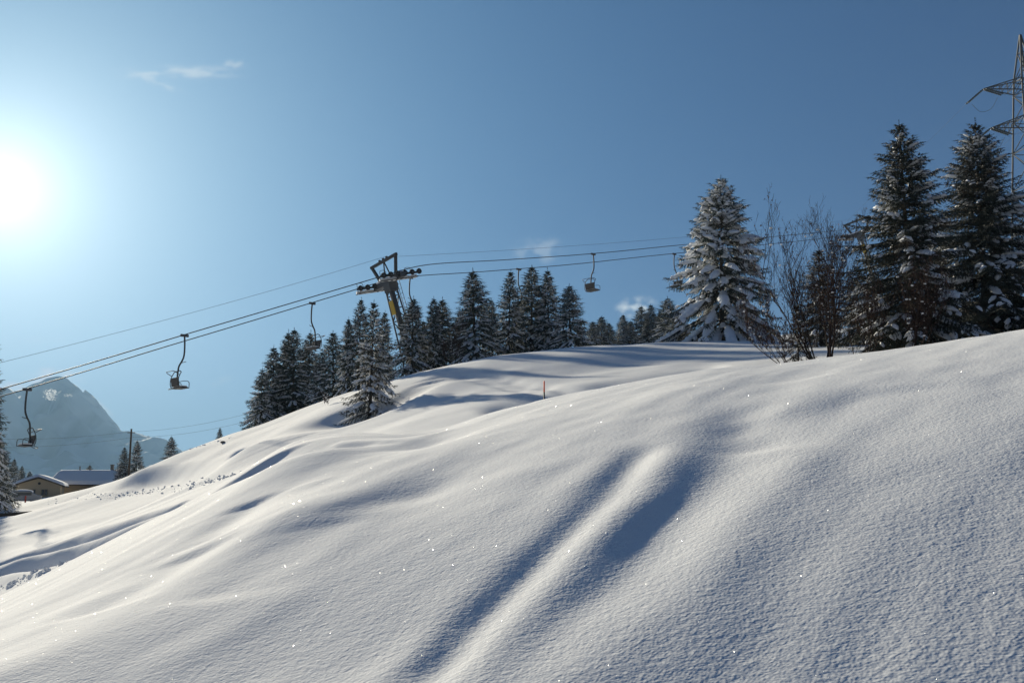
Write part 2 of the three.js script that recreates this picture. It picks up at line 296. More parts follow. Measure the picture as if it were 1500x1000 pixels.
// small clouds of blown snow hanging before the mountain face: many tiny flakes of vapour
{
  const vap = new THREE.MeshPhysicalMaterial({ color: 0xffffff, roughness: 1, transmission: 0.5, thickness: 0, side: THREE.DoubleSide });
  const cloud = (px, py, d, w, h, n, label, seed) => {
    const r = rng(seed), G = new Geo(), c = at(px, py, d), gs = () => (r() + r() + r() - 1.5) / 1.5;
    for (let k = 0; k < n; k++) {
      const x = gs() * w, y = gs() * h, z = gs() * w * 0.6; if (fbm(x / w * 2.2 + seed, y / h * 2.0, 1, 3) < -0.12) { continue; }
      const s = w * (0.03 + 0.05 * r()), a = V(r() - .5, r() - .5, r() - .5).normalize(), b = V(r() - .5, r() - .5, r() - .5).cross(a).normalize();
      const i = G.v(x + a.x * s, y + a.y * s, z + a.z * s), j = G.v(x - a.x * s * .5 + b.x * s, y - a.y * s * .5 + b.y * s, z - a.z * s * .5 + b.z * s), q = G.v(x - a.x * s * .5 - b.x * s, y - a.y * s * .5 - b.y * s, z - a.z * s * .5 - b.z * s); G.t(i, j, q);
    }
    const m = mesh('cloud', G.build(), vap); m.position.copy(c); tag(m, label, 'cloud'); m.userData.kind = 'stuff';
  };
  cloud(74, 578, 4300, 42, 30, 900, 'small bright cloud puff below the mountain peak', 5);
  cloud(99, 579, 4300, 22, 8, 220, 'thin cloud wisp right beside the puff on the mountain', 6);
}

// ---------------------------------------------------------------- spruces
// grows one spruce of unit description: returns { trunk, crown, snow } geometries, base at the origin
function spruce(o) {
  const { H, R, seed, snow = 1, unit = 0.1, whorl = 0.3, bare = 0.03, green = [0.028, 0.040, 0.030], dense = 1, droop = 1, lumpy = 1, twigSnow = 0.4, padScale = 1, shape = 0.95, ragged = 0.36, patches = 0 } = o, r = rng(seed);
  const T = new Geo(), F = new Geo(), S = new Geo();
  const lean = V((r() - .5) * 0.02 * H, 0, (r() - .5) * 0.02 * H);
  const tr = []; for (let k = 0; k <= 8; k++) { const t = k / 8; tr.push(V(lean.x * t * t, H * t - (k ? 0 : 0.6), lean.z * t * t)); }
  tube(T, tr, tr.map((_, k) => Math.max(0.012, 0.018 * H * (1 - k / 8.05))), 7);
  const leaf = (x, y, z, d, sd, len, wid, col) => {            // a short needle-covered shoot as one pointed face
    const i = F.v(x - sd.x * wid, y - sd.y * wid, z - sd.z * wid), j = F.v(x + sd.x * wid, y + sd.y * wid, z + sd.z * wid), k = F.v(x + d.x * len, y + d.y * len, z + d.z * len);
    F.t(i, j, k); for (let q = 0; q < 3; q++) F.c.push(col[0], col[1], col[2]);
  };
  const d1 = V(), s1 = V(), u1 = V();
  const shoot = (a, dir, len, col) => {                            // a twig with needles all round
    const n = Math.max(2, Math.round(len / (unit * 0.62)));
    s1.crossVectors(dir, V(0, 1, 0)); if (s1.lengthSq() < 1e-6) s1.set(1, 0, 0); s1.normalize(); u1.crossVectors(s1, dir).normalize();
    for (let k = 0; k < n; k++) {
      const t = (k + 0.3 * r()) / n, x = a.x + dir.x * len * t, y = a.y + dir.y * len * t - 0.12 * len * t * t, z = a.z + dir.z * len * t;
      for (const f of [-1, 1]) {
        d1.copy(dir).multiplyScalar(0.75).addScaledVector(s1, f * (0.55 + 0.3 * r())).addScaledVector(u1, (r() - 0.55) * 0.7).normalize();
        leaf(x, y, z, d1, u1.clone().multiplyScalar(0.6).addScaledVector(s1, 0.5 * (r() - .5)), unit * (0.9 + 0.5 * r()) * (1 - 0.35 * t), unit * 0.2, col);
      }
      if (k % 2 === 0) { d1.copy(dir).multiplyScalar(0.8).addScaledVector(u1, r() < 0.4 ? 0.5 : -0.55).normalize(); leaf(x, y, z, d1, s1, unit * 0.95, unit * 0.24, col); }
    }
    leaf(a.x + dir.x * len * .92, a.y + dir.y * len * .92 - .1 * len, a.z + dir.z * len * .92, dir, s1, unit * 1.2, unit * 0.2, col);
  };
  const pad = (pts, wid, thick) => {                               // snow lying along a bough or twig
    const n = pts.length, sides = 6, rows = []; let ph = r() * 9;
    for (let k = 0; k < n; k++) {
      const a = pts[Math.max(0, k - 1)], b = pts[Math.min(n - 1, k + 1)], d = V(b.x - a.x, b.y - a.y, b.z - a.z).normalize();
      const sd = V().crossVectors(d, V(0, 1, 0)).normalize(), up = V().crossVectors(sd, d);
      const t = k / (n - 1), e = Math.sqrt(Math.max(0.02, 1 - (2 * t - 1) ** 2)), w = wid * e * (0.72 + 0.5 * r() * lumpy), th = thick * e * (0.7 + 0.6 * r() * lumpy), row = [];
      for (let j = 0; j < sides; j++) { const f = j / sides * 2 * Math.PI + 0.26, cx = Math.cos(f) * w, sy = Math.sin(f), cy = sy > 0 ? sy * th : sy * th * 0.35; row.push(S.v(pts[k].x + sd.x * cx + up.x * cy, pts[k].y + up.y * cy + sd.y * cx + th * 0.3 - (Math.abs(Math.cos(f)) > .8 ? th * .35 : 0), pts[k].z + sd.z * cx + up.z * cy)); }
      rows.push(row);
    }
    for (let k = 0; k < n - 1; k++) for (let j = 0; j < sides; j++) { const a = rows[k][j], b = rows[k][(j + 1) % sides], c = rows[k + 1][j], e = rows[k + 1][(j + 1) % sides]; S.t(a, b, c); S.t(b, e, c); }
    for (const [row, f] of [[rows[0], 0], [rows[n - 1], 1]]) for (let j = 1; j < sides - 1; j++) f ? S.t(row[0], row[j + 1], row[j]) : S.t(row[0], row[j], row[j + 1]);
  };
  let y = bare * H, az = r() * 6.28; const gap0 = whorl;
  const patchy = (x, q, z) => n2(x * 0.55 + seed, (q + z) * 0.55, seed % 17);
  while (y < H * 0.985) {
    const t = y / H, gap = gap0 * (1.05 - 0.55 * t), nb = Math.round((t > 0.9 ? 4 : 6) * dense + r());
    for (let b = 0; b < nb; b++) {
      az += 2.399 + (r() - .5) * 0.7;
      const L = (R * Math.pow(1 - t, shape) * (0.96 - ragged / 2 + ragged * r()) + 0.04) * (r() < 0.12 ? 0.65 : 1), ca = Math.cos(az), sa = Math.sin(az);
      const up0 = lerp(-0.30 * droop, 0.75, Math.pow(t, 1.6)) + (r() - .5) * 0.22, sag = (0.42 * droop) * (1 - t * 0.75), y0 = y + (r() - .5) * gap;
      const P = (s) => V(lean.x * t * t + ca * L * s * (1 - 0.06 * s), y0 + L * (up0 * s - sag * s * s + 0.24 * sag * Math.pow(s, 5) * 2), lean.z * t * t + sa * L * s * (1 - 0.06 * s));
      const np = Math.max(4, Math.ceil(L / 0.3)), pts = []; for (let k = 0; k <= np; k++) pts.push(P(k / np));
      tube(T, pts, pts.map((_, k) => Math.max(0.005, 0.012 * L * (1 - k / np))), 3, false);
      const dark = 0.75 + 0.5 * r(), brown = r() < 0.10 ? 1 : 0, col = [green[0] * dark * (1 + 0.8 * brown), green[1] * dark, green[2] * dark * (1 - 0.3 * brown)];
      const step = unit * 1.25 / dense, m = Math.max(3, Math.round(L / step));
      const load = patches ? snow * Math.max(0, 0.45 + 2.6 * patchy(ca * L, y0, sa * L)) : snow * (0.55 + 0.9 * (patchy(ca * L, y0, sa * L) + 0.35));
      for (let k = 1; k <= m; k++) {
        const s = 0.10 + 0.90 * (k - 0.5 * r()) / m, a = P(s), a2 = P(Math.min(1, s + 0.03)), dir = V(a2.x - a.x, a2.y - a.y, a2.z - a.z).normalize(), sd = V().crossVectors(dir, V(0, 1, 0)).normalize();
        const side = k % 2 ? 1 : -1, tl = Math.min(0.62, (0.36 * L * (1.05 - s) + unit * 1.5) * (0.75 + 0.5 * r())) * Math.min(1, 0.3 + 0.9 * L);
        const td = dir.clone().multiplyScalar(0.72).addScaledVector(sd, side * (0.75 + 0.2 * r())); td.y -= 0.20 + 0.35 * r() * droop; td.normalize();
        shoot(a, td, tl, col);
        if (r() < 0.5) { const hd = dir.clone().multiplyScalar(0.5).addScaledVector(sd, side * 0.3 * (r() - .5)); hd.y -= 0.8; hd.normalize(); shoot(a, hd, tl * 0.55, col); }
        if (r() < load * twigSnow && tl > unit * 1.4) { const q = [], f0 = 0.05, f1 = 0.75 + 0.25 * r(); for (let e = 0; e < 4; e++) { const f = lerp(f0, f1, e / 3); q.push(V(a.x + td.x * tl * f, a.y + td.y * tl * f - 0.12 * tl * f * f + unit * 0.12, a.z + td.z * tl * f)); } pad(q, Math.min(0.13, tl * 0.20) * (0.6 + 0.5 * load) * padScale, Math.min(0.09, 0.16 * tl) * (0.5 + 0.5 * load) * padScale); }
      }
      shoot(P(0.96), V(ca, 0.15, sa).normalize(), unit * 2.2 * Math.min(1, 0.3 + L), col);
      if (r() < load * 1.25 && L > 0.25) {
        const s0 = 0.12 + 0.35 * r(), s1_ = 0.80 + 0.2 * r(), k2 = Math.max(4, Math.ceil(L / 0.16)), q = []; for (let e = 0; e <= k2; e++) { const pp = P(lerp(s0, s1_, e / k2)); pp.y += unit * 0.2 + 0.02; q.push(pp); }
        pad(q, (0.045 + 0.065 * Math.min(L, 2.2)) * (0.6 + 0.55 * load) * padScale, (0.03 + 0.035 * Math.min(L, 2.2)) * (0.6 + 0.6 * load) * padScale);
      }
    }
    y += gap * (0.8 + 0.4 * r());
  }
  const tip = V(lean.x, H * 0.97, lean.z); shoot(tip, V(0, 1, 0), 0.045 * H + unit, green); for (let k = 0; k < 4; k++) { const f = k * 1.57; shoot(tip, V(Math.cos(f), 0.75, Math.sin(f)).normalize(), unit * 1.3, green); }
  return { trunk: T.build(), crown: F.build(), snow: S.tris ? S.build() : null, H, tris: T.tris + F.tris + S.tris };
}
let treeTris = 0;
function plant(kit, pos, scale, turn, label, group, name = 'spruce_tree', wide = 1) {
  const g = thing(name, label, 'tree', group, pos); g.scale.set(scale * wide, scale, scale * wide); g.rotation.set(0.03 * Math.sin(turn * 7.1), turn, 0.03 * Math.sin(turn * 12.7));
  mesh('trunk', kit.trunk, M.bark, g); mesh('crown', kit.crown, M.needle, g); if (kit.snow) mesh('snow_load', kit.snow, M.softSnow, g, 'stuff'); treeTris += kit.tris; return g;
}
function spot(px, pyTop, depth) { const p = at(px, pyTop, depth); const y = groundAt(p.x, p.z); return { pos: V(p.x, y - 0.05, p.z), H: p.y - y }; }
// individual near trees
{
  let s = spot(1050, 260, 68);
  plant(spruce({ H: s.H, R: s.H * 0.55, seed: 11, snow: 0.85, unit: 0.13, whorl: 0.46, droop: 1.2, dense: 1.2, padScale: 1.75, twigSnow: 0.22, shape: 0.9 }), s.pos, 1, 0.4, 'broad symmetrical spruce with heavy finger-like snow on every bough, alone on the hill crest');
  s = spot(1318, 186, 36);
  plant(spruce({ H: s.H, R: s.H * 0.43, seed: 23, snow: 0.30, unit: 0.095, whorl: 0.27, droop: 0.75, dense: 1.25, padScale: 1.5, twigSnow: 0.45, patches: 1, shape: 0.95, ragged: 0.6, green: [0.020, 0.026, 0.017], bare: 0.02 }), s.pos, 1, 1.1, 'dark tall spruce with forked tip and few snow clumps behind the bare shrub');
  s = spot(1424, 178, 40);
  plant(spruce({ H: s.H, R: s.H * 0.46, seed: 37, snow: 0.30, unit: 0.095, whorl: 0.27, droop: 0.8, dense: 1.25, padScale: 1.5, twigSnow: 0.45, patches: 1, shape: 0.95, ragged: 0.6, green: [0.021, 0.027, 0.018], bare: 0.02 }), s.pos, 1, 2.2, 'dark tall spruce with patchy snow standing beside the lattice pylon');
  s = spot(1512, 285, 42);
  plant(spruce({ H: s.H, R: s.H * 0.36, seed: 41, snow: 0.30, dense: 1.3, padScale: 1.5, twigSnow: 0.45, patches: 1, shape: 0.95, ragged: 0.6, unit: 0.1, whorl: 0.33, droop: 0.9, green: [0.022, 0.028, 0.019] }), s.pos, 1, 0.2, 'dark spruce cut by the picture edge in front of the pylon foot');
  s = spot(545, 442, 57);
  plant(spruce({ H: s.H, R: s.H * 0.32, seed: 53, snow: 0.8, unit: 0.11, whorl: 0.33, droop: 0.9, green: [0.028, 0.034, 0.026] }), s.pos, 1, 0.9, 'snowy spruce with thin top standing on the slope in front of the lift tower');
  s = spot(-24, 448, 88);
  plant(spruce({ H: s.H, R: s.H * 0.24, seed: 67, snow: 0.9, dense: 1.2, unit: 0.17, whorl: 0.5, droop: 1.3 }), s.pos, 1, 0.3, 'tall snowy spruce with drooping boughs near the tan chalet');
  s = spot(1196, 365, 52);
  plant(spruce({ H: s.H, R: s.H * 0.36, seed: 71, snow: 0.3, dense: 1.3, shape: 0.8, unit: 0.10, whorl: 0.32, green: [0.040, 0.030, 0.018] }), s.pos, 1, 0.3, 'brownish spruce half hidden behind the bare shrub');
  s = spot(1252, 388, 50);
  plant(spruce({ H: s.H, R: s.H * 0.42, seed: 73, snow: 0.3, dense: 1.3, shape: 0.8, unit: 0.10, whorl: 0.32, green: [0.028, 0.027, 0.018] }), s.pos, 1, 0.3, 'low dark spruce between the bare shrub and the tall dark spruce');
  s = spot(1372, 372, 44);
  plant(spruce({ H: s.H, R: s.H * 0.42, seed: 83, snow: 0.4, unit: 0.11, whorl: 0.3, dense: 1.3, shape: 0.8, padScale: 1.4, green: [0.020, 0.026, 0.017] }), s.pos, 1, 0.3, 'lower dark spruce squeezed between the two tall dark spruces');
  s = spot(1288, 405, 42);
  plant(spruce({ H: s.H, R: s.H * 0.45, seed: 89, snow: 0.3, unit: 0.10, whorl: 0.3, dense: 1.2, shape: 0.8, green: [0.022, 0.024, 0.016] }), s.pos, 1, 1.3, 'low bushy spruce at the foot of the forked tall spruce');
  s = spot(1468, 345, 46);
  plant(spruce({ H: s.H, R: s.H * 0.42, seed: 97, snow: 0.4, unit: 0.11, whorl: 0.3, dense: 1.3, shape: 0.8, padScale: 1.4, green: [0.020, 0.026, 0.017] }), s.pos, 1, 2.3, 'lower dark spruce under the pylon arms');
  s = spot(1166, 448, 33.5);
  plant(spruce({ H: s.H, R: s.H * 0.42, seed: 79, snow: 0.3, unit: 0.07, whorl: 0.24, green: [0.022, 0.028, 0.018] }), s.pos, 1, 0.3, 'small spruce sapling at the foot of the bare shrub', undefined, 'spruce_sapling');
}
// three kinds of middle-distance spruce, copied
const kits = [spruce({ H: 11, R: 4.1, dense: 1.15, shape: 0.88, seed: 101, snow: 0.85, unit: 0.20, whorl: 0.50, droop: 1.1 }), spruce({ H: 11, R: 3.5, dense: 1.15, shape: 0.88, seed: 102, snow: 0.75, unit: 0.20, whorl: 0.48, droop: 1.2 }), spruce({ H: 11, R: 3.7, dense: 1.15, shape: 0.88, seed: 103, snow: 0.65, unit: 0.20, whorl: 0.52, droop: 0.9 }), spruce({ H: 11, R: 3.3, dense: 1.15, shape: 0.88, seed: 104, snow: 0.9, unit: 0.20, whorl: 0.5, droop: 1.3 })];
{
  const r = rng(9);
  const ORD = ['first', 'second', 'third', 'fourth', 'fifth', 'sixth', 'seventh', 'eighth', 'ninth', 'tenth', 'eleventh', 'twelfth'];
  const put = (list, label, group) => list.forEach(([px, py, d, wide = 1], nth) => { const s = spot(px, py, d), k = kits[Math.floor(r() * 4)]; plant(k, s.pos, s.H / k.H, r() * 6.28, typeof label === 'function' ? label(ORD[nth]) : label, group, 'spruce_tree', wide * (0.82 + 0.4 * r())); });
  put([[384, 540, 100, 1.15], [402, 508, 104, 1.1], [419, 486, 106], [433, 483, 104, 1.1], [452, 486, 106, 1.1], [470, 515, 100, 1.1], [491, 487, 98, 1.1]], (k) => `${k} spruce of the clump on the left hill crest, counted towards the lift tower`, 'spruces on the left hill crest');
  put([[512, 466, 76, 0.9], [527, 439, 76, 1], [562, 456, 80, 0.9], [604, 436, 78, 1.05], [620, 470, 82], [636, 436, 82, 0.9], [648, 437, 84, 1]], (k) => `${k} snowy spruce around the lift tower foot, counted from the hill clump`, 'spruces around the lift tower');
  put([[674, 455, 88], [697, 395, 80, 1.1], [722, 440, 90], [744, 397, 82, 1], [762, 440, 90], [778, 389, 84, 0.95], [804, 396, 84, 1], [834, 416, 80, 1.2], [850, 470, 86, 1]], (k) => `${k} tall snowy spruce behind the middle hill, counted from the lift tower`, 'spruces behind the middle hill');
  put([[868, 470, 118, 1.7], [880, 463, 122, 1.6], [893, 473, 125, 1.8], [912, 461, 130, 1.5], [922, 470, 122, 1.9], [938, 449, 128, 1.5], [947, 466, 118, 1.8], [955, 446, 126, 1.4], [966, 455, 124, 1.7], [978, 436, 112, 1.4], [992, 455, 105, 1.7]], (k) => `${k} small distant spruce from the tall row towards the broad snowy spruce`, 'distant spruces below the lift rope');
  put([[183, 655, 140, 1], [202, 645, 140, 1]], (k) => k === 'first' ? 'small spruce on the chalet side of the power pole' : 'small spruce on the hill side of the power pole', 'spruces beside the power pole');
  put([[252, 639, 135, 1.2], [232, 676, 150, 1.1]], (k) => k === 'first' ? 'taller small spruce between the power pole and the hill clump' : 'tiny low spruce between the power pole and the hill clump', 'spruces above the left slope');
  put([[322, 626, 120, 1]], 'lone tiny spruce peeping over the left hill crest', undefined);
  put([[2, 640, 100, 1.0], [20, 672, 180, 1.2], [31, 682, 190, 1.3], [43, 690, 200, 1.2], [130, 681, 260, 1]], (k) => k === 'fifth' ? 'tiny spruce tip behind the long snowy roof' : `${k} hazy spruce behind the tan chalet, counted from the tall snowy spruce`, 'frosted spruces by the chalets');
}

// ---------------------------------------------------------------- bare shrubs
function shrub(o) {
  const { seed, stems, h, spread, leaves = 1, name = 'bare_shrub', label, pos, side = [0, 0] } = o, r = rng(seed);
  const B = new Geo(), L = new Geo(), S = new Geo();
  const grow = (p, d, len, rad, level) => {
    const n = level > 2 ? 2 : 4, pts = [p.clone()]; let q = p.clone(), dir = d.clone();
    for (let k = 0; k < n; k++) { dir.add(V((r() - .5) * .28, 0.06 + (r() - .5) * .16, (r() - .5) * .28)).normalize(); q = q.clone().addScaledVector(dir, len / n); pts.push(q); }
    tube(B, pts, pts.map((_, k) => Math.max(0.0028, rad * (1 - 0.8 * k / n))), level < 2 ? 5 : 3, false);
    if (level < 4) { const kids = level === 0 ? 9 : level === 1 ? 6 : 3; for (let k = 0; k < kids; k++) { const t = 0.22 + 0.75 * (k + r()) / kids, i = Math.min(n - 1, Math.floor(t * n)), a = pts[i].clone().lerp(pts[i + 1], t * n - i); const nd = dir.clone().multiplyScalar(0.8).add(V((r() - .5) * 1.5, 0.25 + 0.5 * r(), (r() - .5) * 1.5)).normalize(); grow(a, nd, len * (0.30 + 0.25 * r()), rad * 0.42, level + 1); } }
    if (level >= 2) for (let k = 0; k < 3; k++) if (r() < 0.06 * leaves) { const a = pts[Math.min(n, 1 + Math.floor(r() * n))], s = 0.014 + 0.02 * r(), u = V(r() - .5, -0.6, r() - .5).normalize().multiplyScalar(s * 1.8), w = V(r() - .5, r() - .5, r() - .5).normalize().multiplyScalar(s); const i = L.v(a.x, a.y, a.z), j = L.v(a.x + u.x * .6 + w.x, a.y + u.y * .6 + w.y, a.z + u.z * .6 + w.z), e = L.v(a.x + u.x * 1.3, a.y + u.y * 1.3, a.z + u.z * 1.3), f = L.v(a.x + u.x * .6 - w.x, a.y + u.y * .6 - w.y, a.z + u.z * .6 - w.z); L.t(i, j, e); L.t(i, e, f); }
    if (level >= 1 && level < 3 && r() < 0.08) { const a = pts[2], s = 0.012 + 0.028 * r(), g = new THREE.IcosahedronGeometry(1, 1), pa = g.attributes.position, b0 = S.p.length / 3; for (let k = 0; k < pa.count; k++) S.v(a.x + pa.getX(k) * s * 1.4, a.y + 0.6 * s + pa.getY(k) * s * (0.7 + 0.2 * r()), a.z + pa.getZ(k) * s * 1.4); for (let k = 0; k < pa.count; k += 3) S.t(b0 + k, b0 + k + 1, b0 + k + 2); }
  };
  for (let k = 0; k < stems; k++) { const f = r() * 6.28, s = spread * (0.3 + 0.7 * r()); grow(V(Math.cos(f) * 0.25, -0.15, Math.sin(f) * 0.25), V(Math.cos(f) * s + side[0], 1, Math.sin(f) * s + side[1]).normalize(), h * (0.55 + 0.4 * r()), 0.0065 * h, 0); }
  const g = thing(name, label, 'shrub', undefined, pos); mesh('branches', B.build(), M.twig, g); if (L.tris) mesh('withered_leaves', L.build(), M.deadLeaf, g); if (S.tris) mesh('snow_clumps', S.build(), M.softSnow, g);
}
{
  const base = (px, py, d) => { const p = at(px, py, d); p.y = groundAt(p.x, p.z); return p; };
  shrub({ seed: 5, stems: 12, h: 4.3, spread: 0.60, pos: base(1205, 520, 33), side: [-0.12, 0], label: 'tall bare shrub with thin fanning branches at the slope edge' });
  shrub({ seed: 12, stems: 5, h: 2.6, spread: 0.5, pos: base(1165, 528, 32), side: [-0.9, 0.1], label: 'low bare shrub sprawling sideways over the snow crest' });
  shrub({ seed: 8, stems: 7, h: 2.9, spread: 0.5, pos: base(1330, 515, 33), side: [0.1, 0.1], label: 'bare shrub growing before the dark tall spruce trunk' });
  shrub({ seed: 15, stems: 5, h: 3.0, spread: 0.5, pos: base(1262, 515, 34), label: 'bare shrub between the tall bare shrub and dark spruce' });
  shrub({ seed: 21, stems: 3, h: 0.8, spread: 0.9, leaves: 0.3, pos: base(483, 588, 66), label: 'tiny dead plant poking from the left hill snow' });
  shrub({ seed: 25, stems: 6, h: 2.6, spread: 0.4, pos: base(660, 540, 72), leaves: 1.5, label: 'reddish bare shrub below the spruces right of the lift tower' });
  shrub({ seed: 26, stems: 5, h: 3.0, spread: 0.4, leaves: 0.2, pos: base(176, 700, 139), label: 'pale bare shrub beside the two small spruces' });
}

// ---------------------------------------------------------------- chairlift
const DIR = V(0.75, 0, -0.661).normalize(), ACROSS = V(-DIR.z, 0, DIR.x).multiplyScalar(1);   // up the line; towards the camera side
if (ACROSS.z < 0) ACROSS.negate();
const P272 = at(272, 489, 75);
function onLine(px, off = 0) {                    // the rope's vertical plane met by that column of the photograph
  const k = (px - 750) / FPX, r = rayOf(px, 450), m = r.x / -r.z, bx = P272.x - ACROSS.x * off, bz = P272.z - ACROSS.z * off;
  const t = (-m * bz - bx) / (DIR.x + m * DIR.z); return { t, depth: -(bz + DIR.z * t) };
}
const profile = [[-140, 606], [10, 565], [140, 528], [272, 489], [375, 459], [470, 431], [548, 408], [588, 396], [625, 388], [740, 380.5], [870, 371], [1000, 358], [1130, 346], [1240, 335], [1290, 328]].map(([px, py]) => { const { depth } = onLine(px), p = at(px, py, depth); return { t: (p.x - P272.x) / DIR.x, y: p.y }; });
{ const a = profile.at(-1), b = profile.at(-3), s = (a.y - b.y) / (a.t - b.t); profile.push({ t: a.t + 60, y: a.y + 60 * s }); const c = profile[0]; profile.unshift({ t: c.t - 40, y: c.y - 40 * 0.36 }); }
const ropeY = (t) => { for (let i = 1; i < profile.length; i++) if (t <= profile[i].t || i === profile.length - 1) { const a = profile[i - 1], b = profile[i]; return lerp(a.y, b.y, (t - a.t) / (b.t - a.t)); } };
const GAUGE = 4, CROSS = 0.55;                     // the far rope hangs a little lower
const ropePoint = (t, far_) => V(P272.x + DIR.x * t - ACROSS.x * far_ * GAUGE, ropeY(t) - far_ * CROSS, P272.z + DIR.z * t - ACROSS.z * far_ * GAUGE);
for (const f of [0, 1]) {
  const c = curve(profile.map((q) => ropePoint(q.t, f)), 220);
  tag(mesh('haul_rope', tubeGeo(c, 0.042, 6), M.rope), f ? 'dark lift rope on the far side carrying chairs with seats facing left' : 'dark lift rope on the near side, upper of the two lines', 'rope', 'chairlift ropes');
}
function makeChair() {                            // origin at the grip on the rope; x up the line, z across
  const g = new THREE.Group(), P = [];
  const hang = curve([V(0, 0, 0), V(0.02, -0.6, 0.05), V(0.0, -1.3, 0.05), V(-0.10, -1.62, 0.02), V(-0.26, -1.95, 0), V(-0.32, -2.4, 0), V(-0.36, -3.15, 0)], 28);
  mesh('hanger', tubeGeo(hang, 0.055, 8), M.paint, g);
  mesh('grip', boxGeo(-0.26, 0.26, -0.07, 0.10, -0.07, 0.07, 0.03), M.steel, g);
  mesh('hanger_peg', tubeGeo([V(-0.12, -1.72, 0), V(0.18, -1.62, 0)], 0.022, 6), M.paint, g);
  mesh('yoke', tubeGeo(curve([V(-0.34, -2.35, -0.58), V(-0.34, -2.25, -0.3), V(-0.33, -2.3, 0), V(-0.34, -2.25, 0.3), V(-0.34, -2.35, 0.58)], 16), 0.028, 6), M.paint, g);
  for (const s of [-1, 1]) {
    mesh('side_frame', tubeGeo(curve([V(-0.34, -2.35, 0.58 * s), V(-0.50, -2.75, 0.60 * s), V(-0.44, -3.28, 0.58 * s), V(0.2, -3.30, 0.58 * s)], 18), 0.026, 6), M.paint, g);
    mesh('armrest', tubeGeo(curve([V(-0.46, -2.98, 0.58 * s), V(-0.1, -2.90, 0.6 * s), V(0.16, -2.94, 0.6 * s), V(0.20, -3.28, 0.58 * s)], 14), 0.022, 6), M.paint, g);
  }
  const seat = mesh('seat', boxGeo(-0.42, 0.16, -3.34, -3.24, -0.56, 0.56, 0.04), M.seat, g);
  mesh('seat_snow', boxGeo(-0.36, 0.12, -3.245, -3.16, -0.50, 0.50, 0.04), M.softSnow, seat);
  const back = boxGeo(-0.04, 0.04, 0, 0.55, -0.55, 0.55, 0.03); back.rotateZ(0.16); back.translate(-0.42, -3.22, 0);
  mesh('backrest', back, M.seat, g);
  mesh('safety_bar', tubeGeo(curve([V(-0.44, -2.55, -0.60), V(-0.80, -2.34, -0.56), V(-0.84, -2.32, 0), V(-0.80, -2.34, 0.56), V(-0.44, -2.55, 0.60)], 22), 0.022, 6), M.steel, g);
  mesh('footrest', tubeGeo(curve([V(-0.44, -3.28, 0.3), V(-0.72, -3.42, 0.3), V(-0.74, -3.40, -0.3), V(-0.44, -3.28, -0.3)], 14), 0.02, 6), M.steel, g);
  mesh('seat_edge', tubeGeo([V(0.20, -3.30, -0.58), V(0.20, -3.30, 0.58)], 0.03, 6), M.paint, g);
  return g;
}
{
  const proto = makeChair(); let used = false;
  for (const [px, far_, label] of [[272, 0, 'empty lift chair hanging between the mountain and the lift tower, seat facing right'], [870, 0, 'empty lift chair hanging right of the tall spruce row'], [48, 1, 'empty lift chair hanging before the hazy mountain, seat facing left'], [457, 1, 'empty lift chair hanging just above the left hill spruces'], [760, 1, 'lift chair half hidden among the tall spruce tops'], [990, 1, 'lift chair half hidden behind the broad snowy spruce'], [600, 1, 'lift chair hanging right behind the lift tower head']]) {
    const c = used ? proto.clone() : proto; used = true; c.name = numbered('lift_chair'); scene.add(c); tag(c, label, 'lift chair', 'chairs of the chairlift');
    const { t } = onLine(px, far_ * GAUGE); c.position.copy(ropePoint(t, far_)); c.position.y -= 0.09; c.scale.setScalar(1.22);
    c.rotation.y = Math.atan2(-DIR.z, DIR.x) + (far_ ? Math.PI : 0);
  }
}
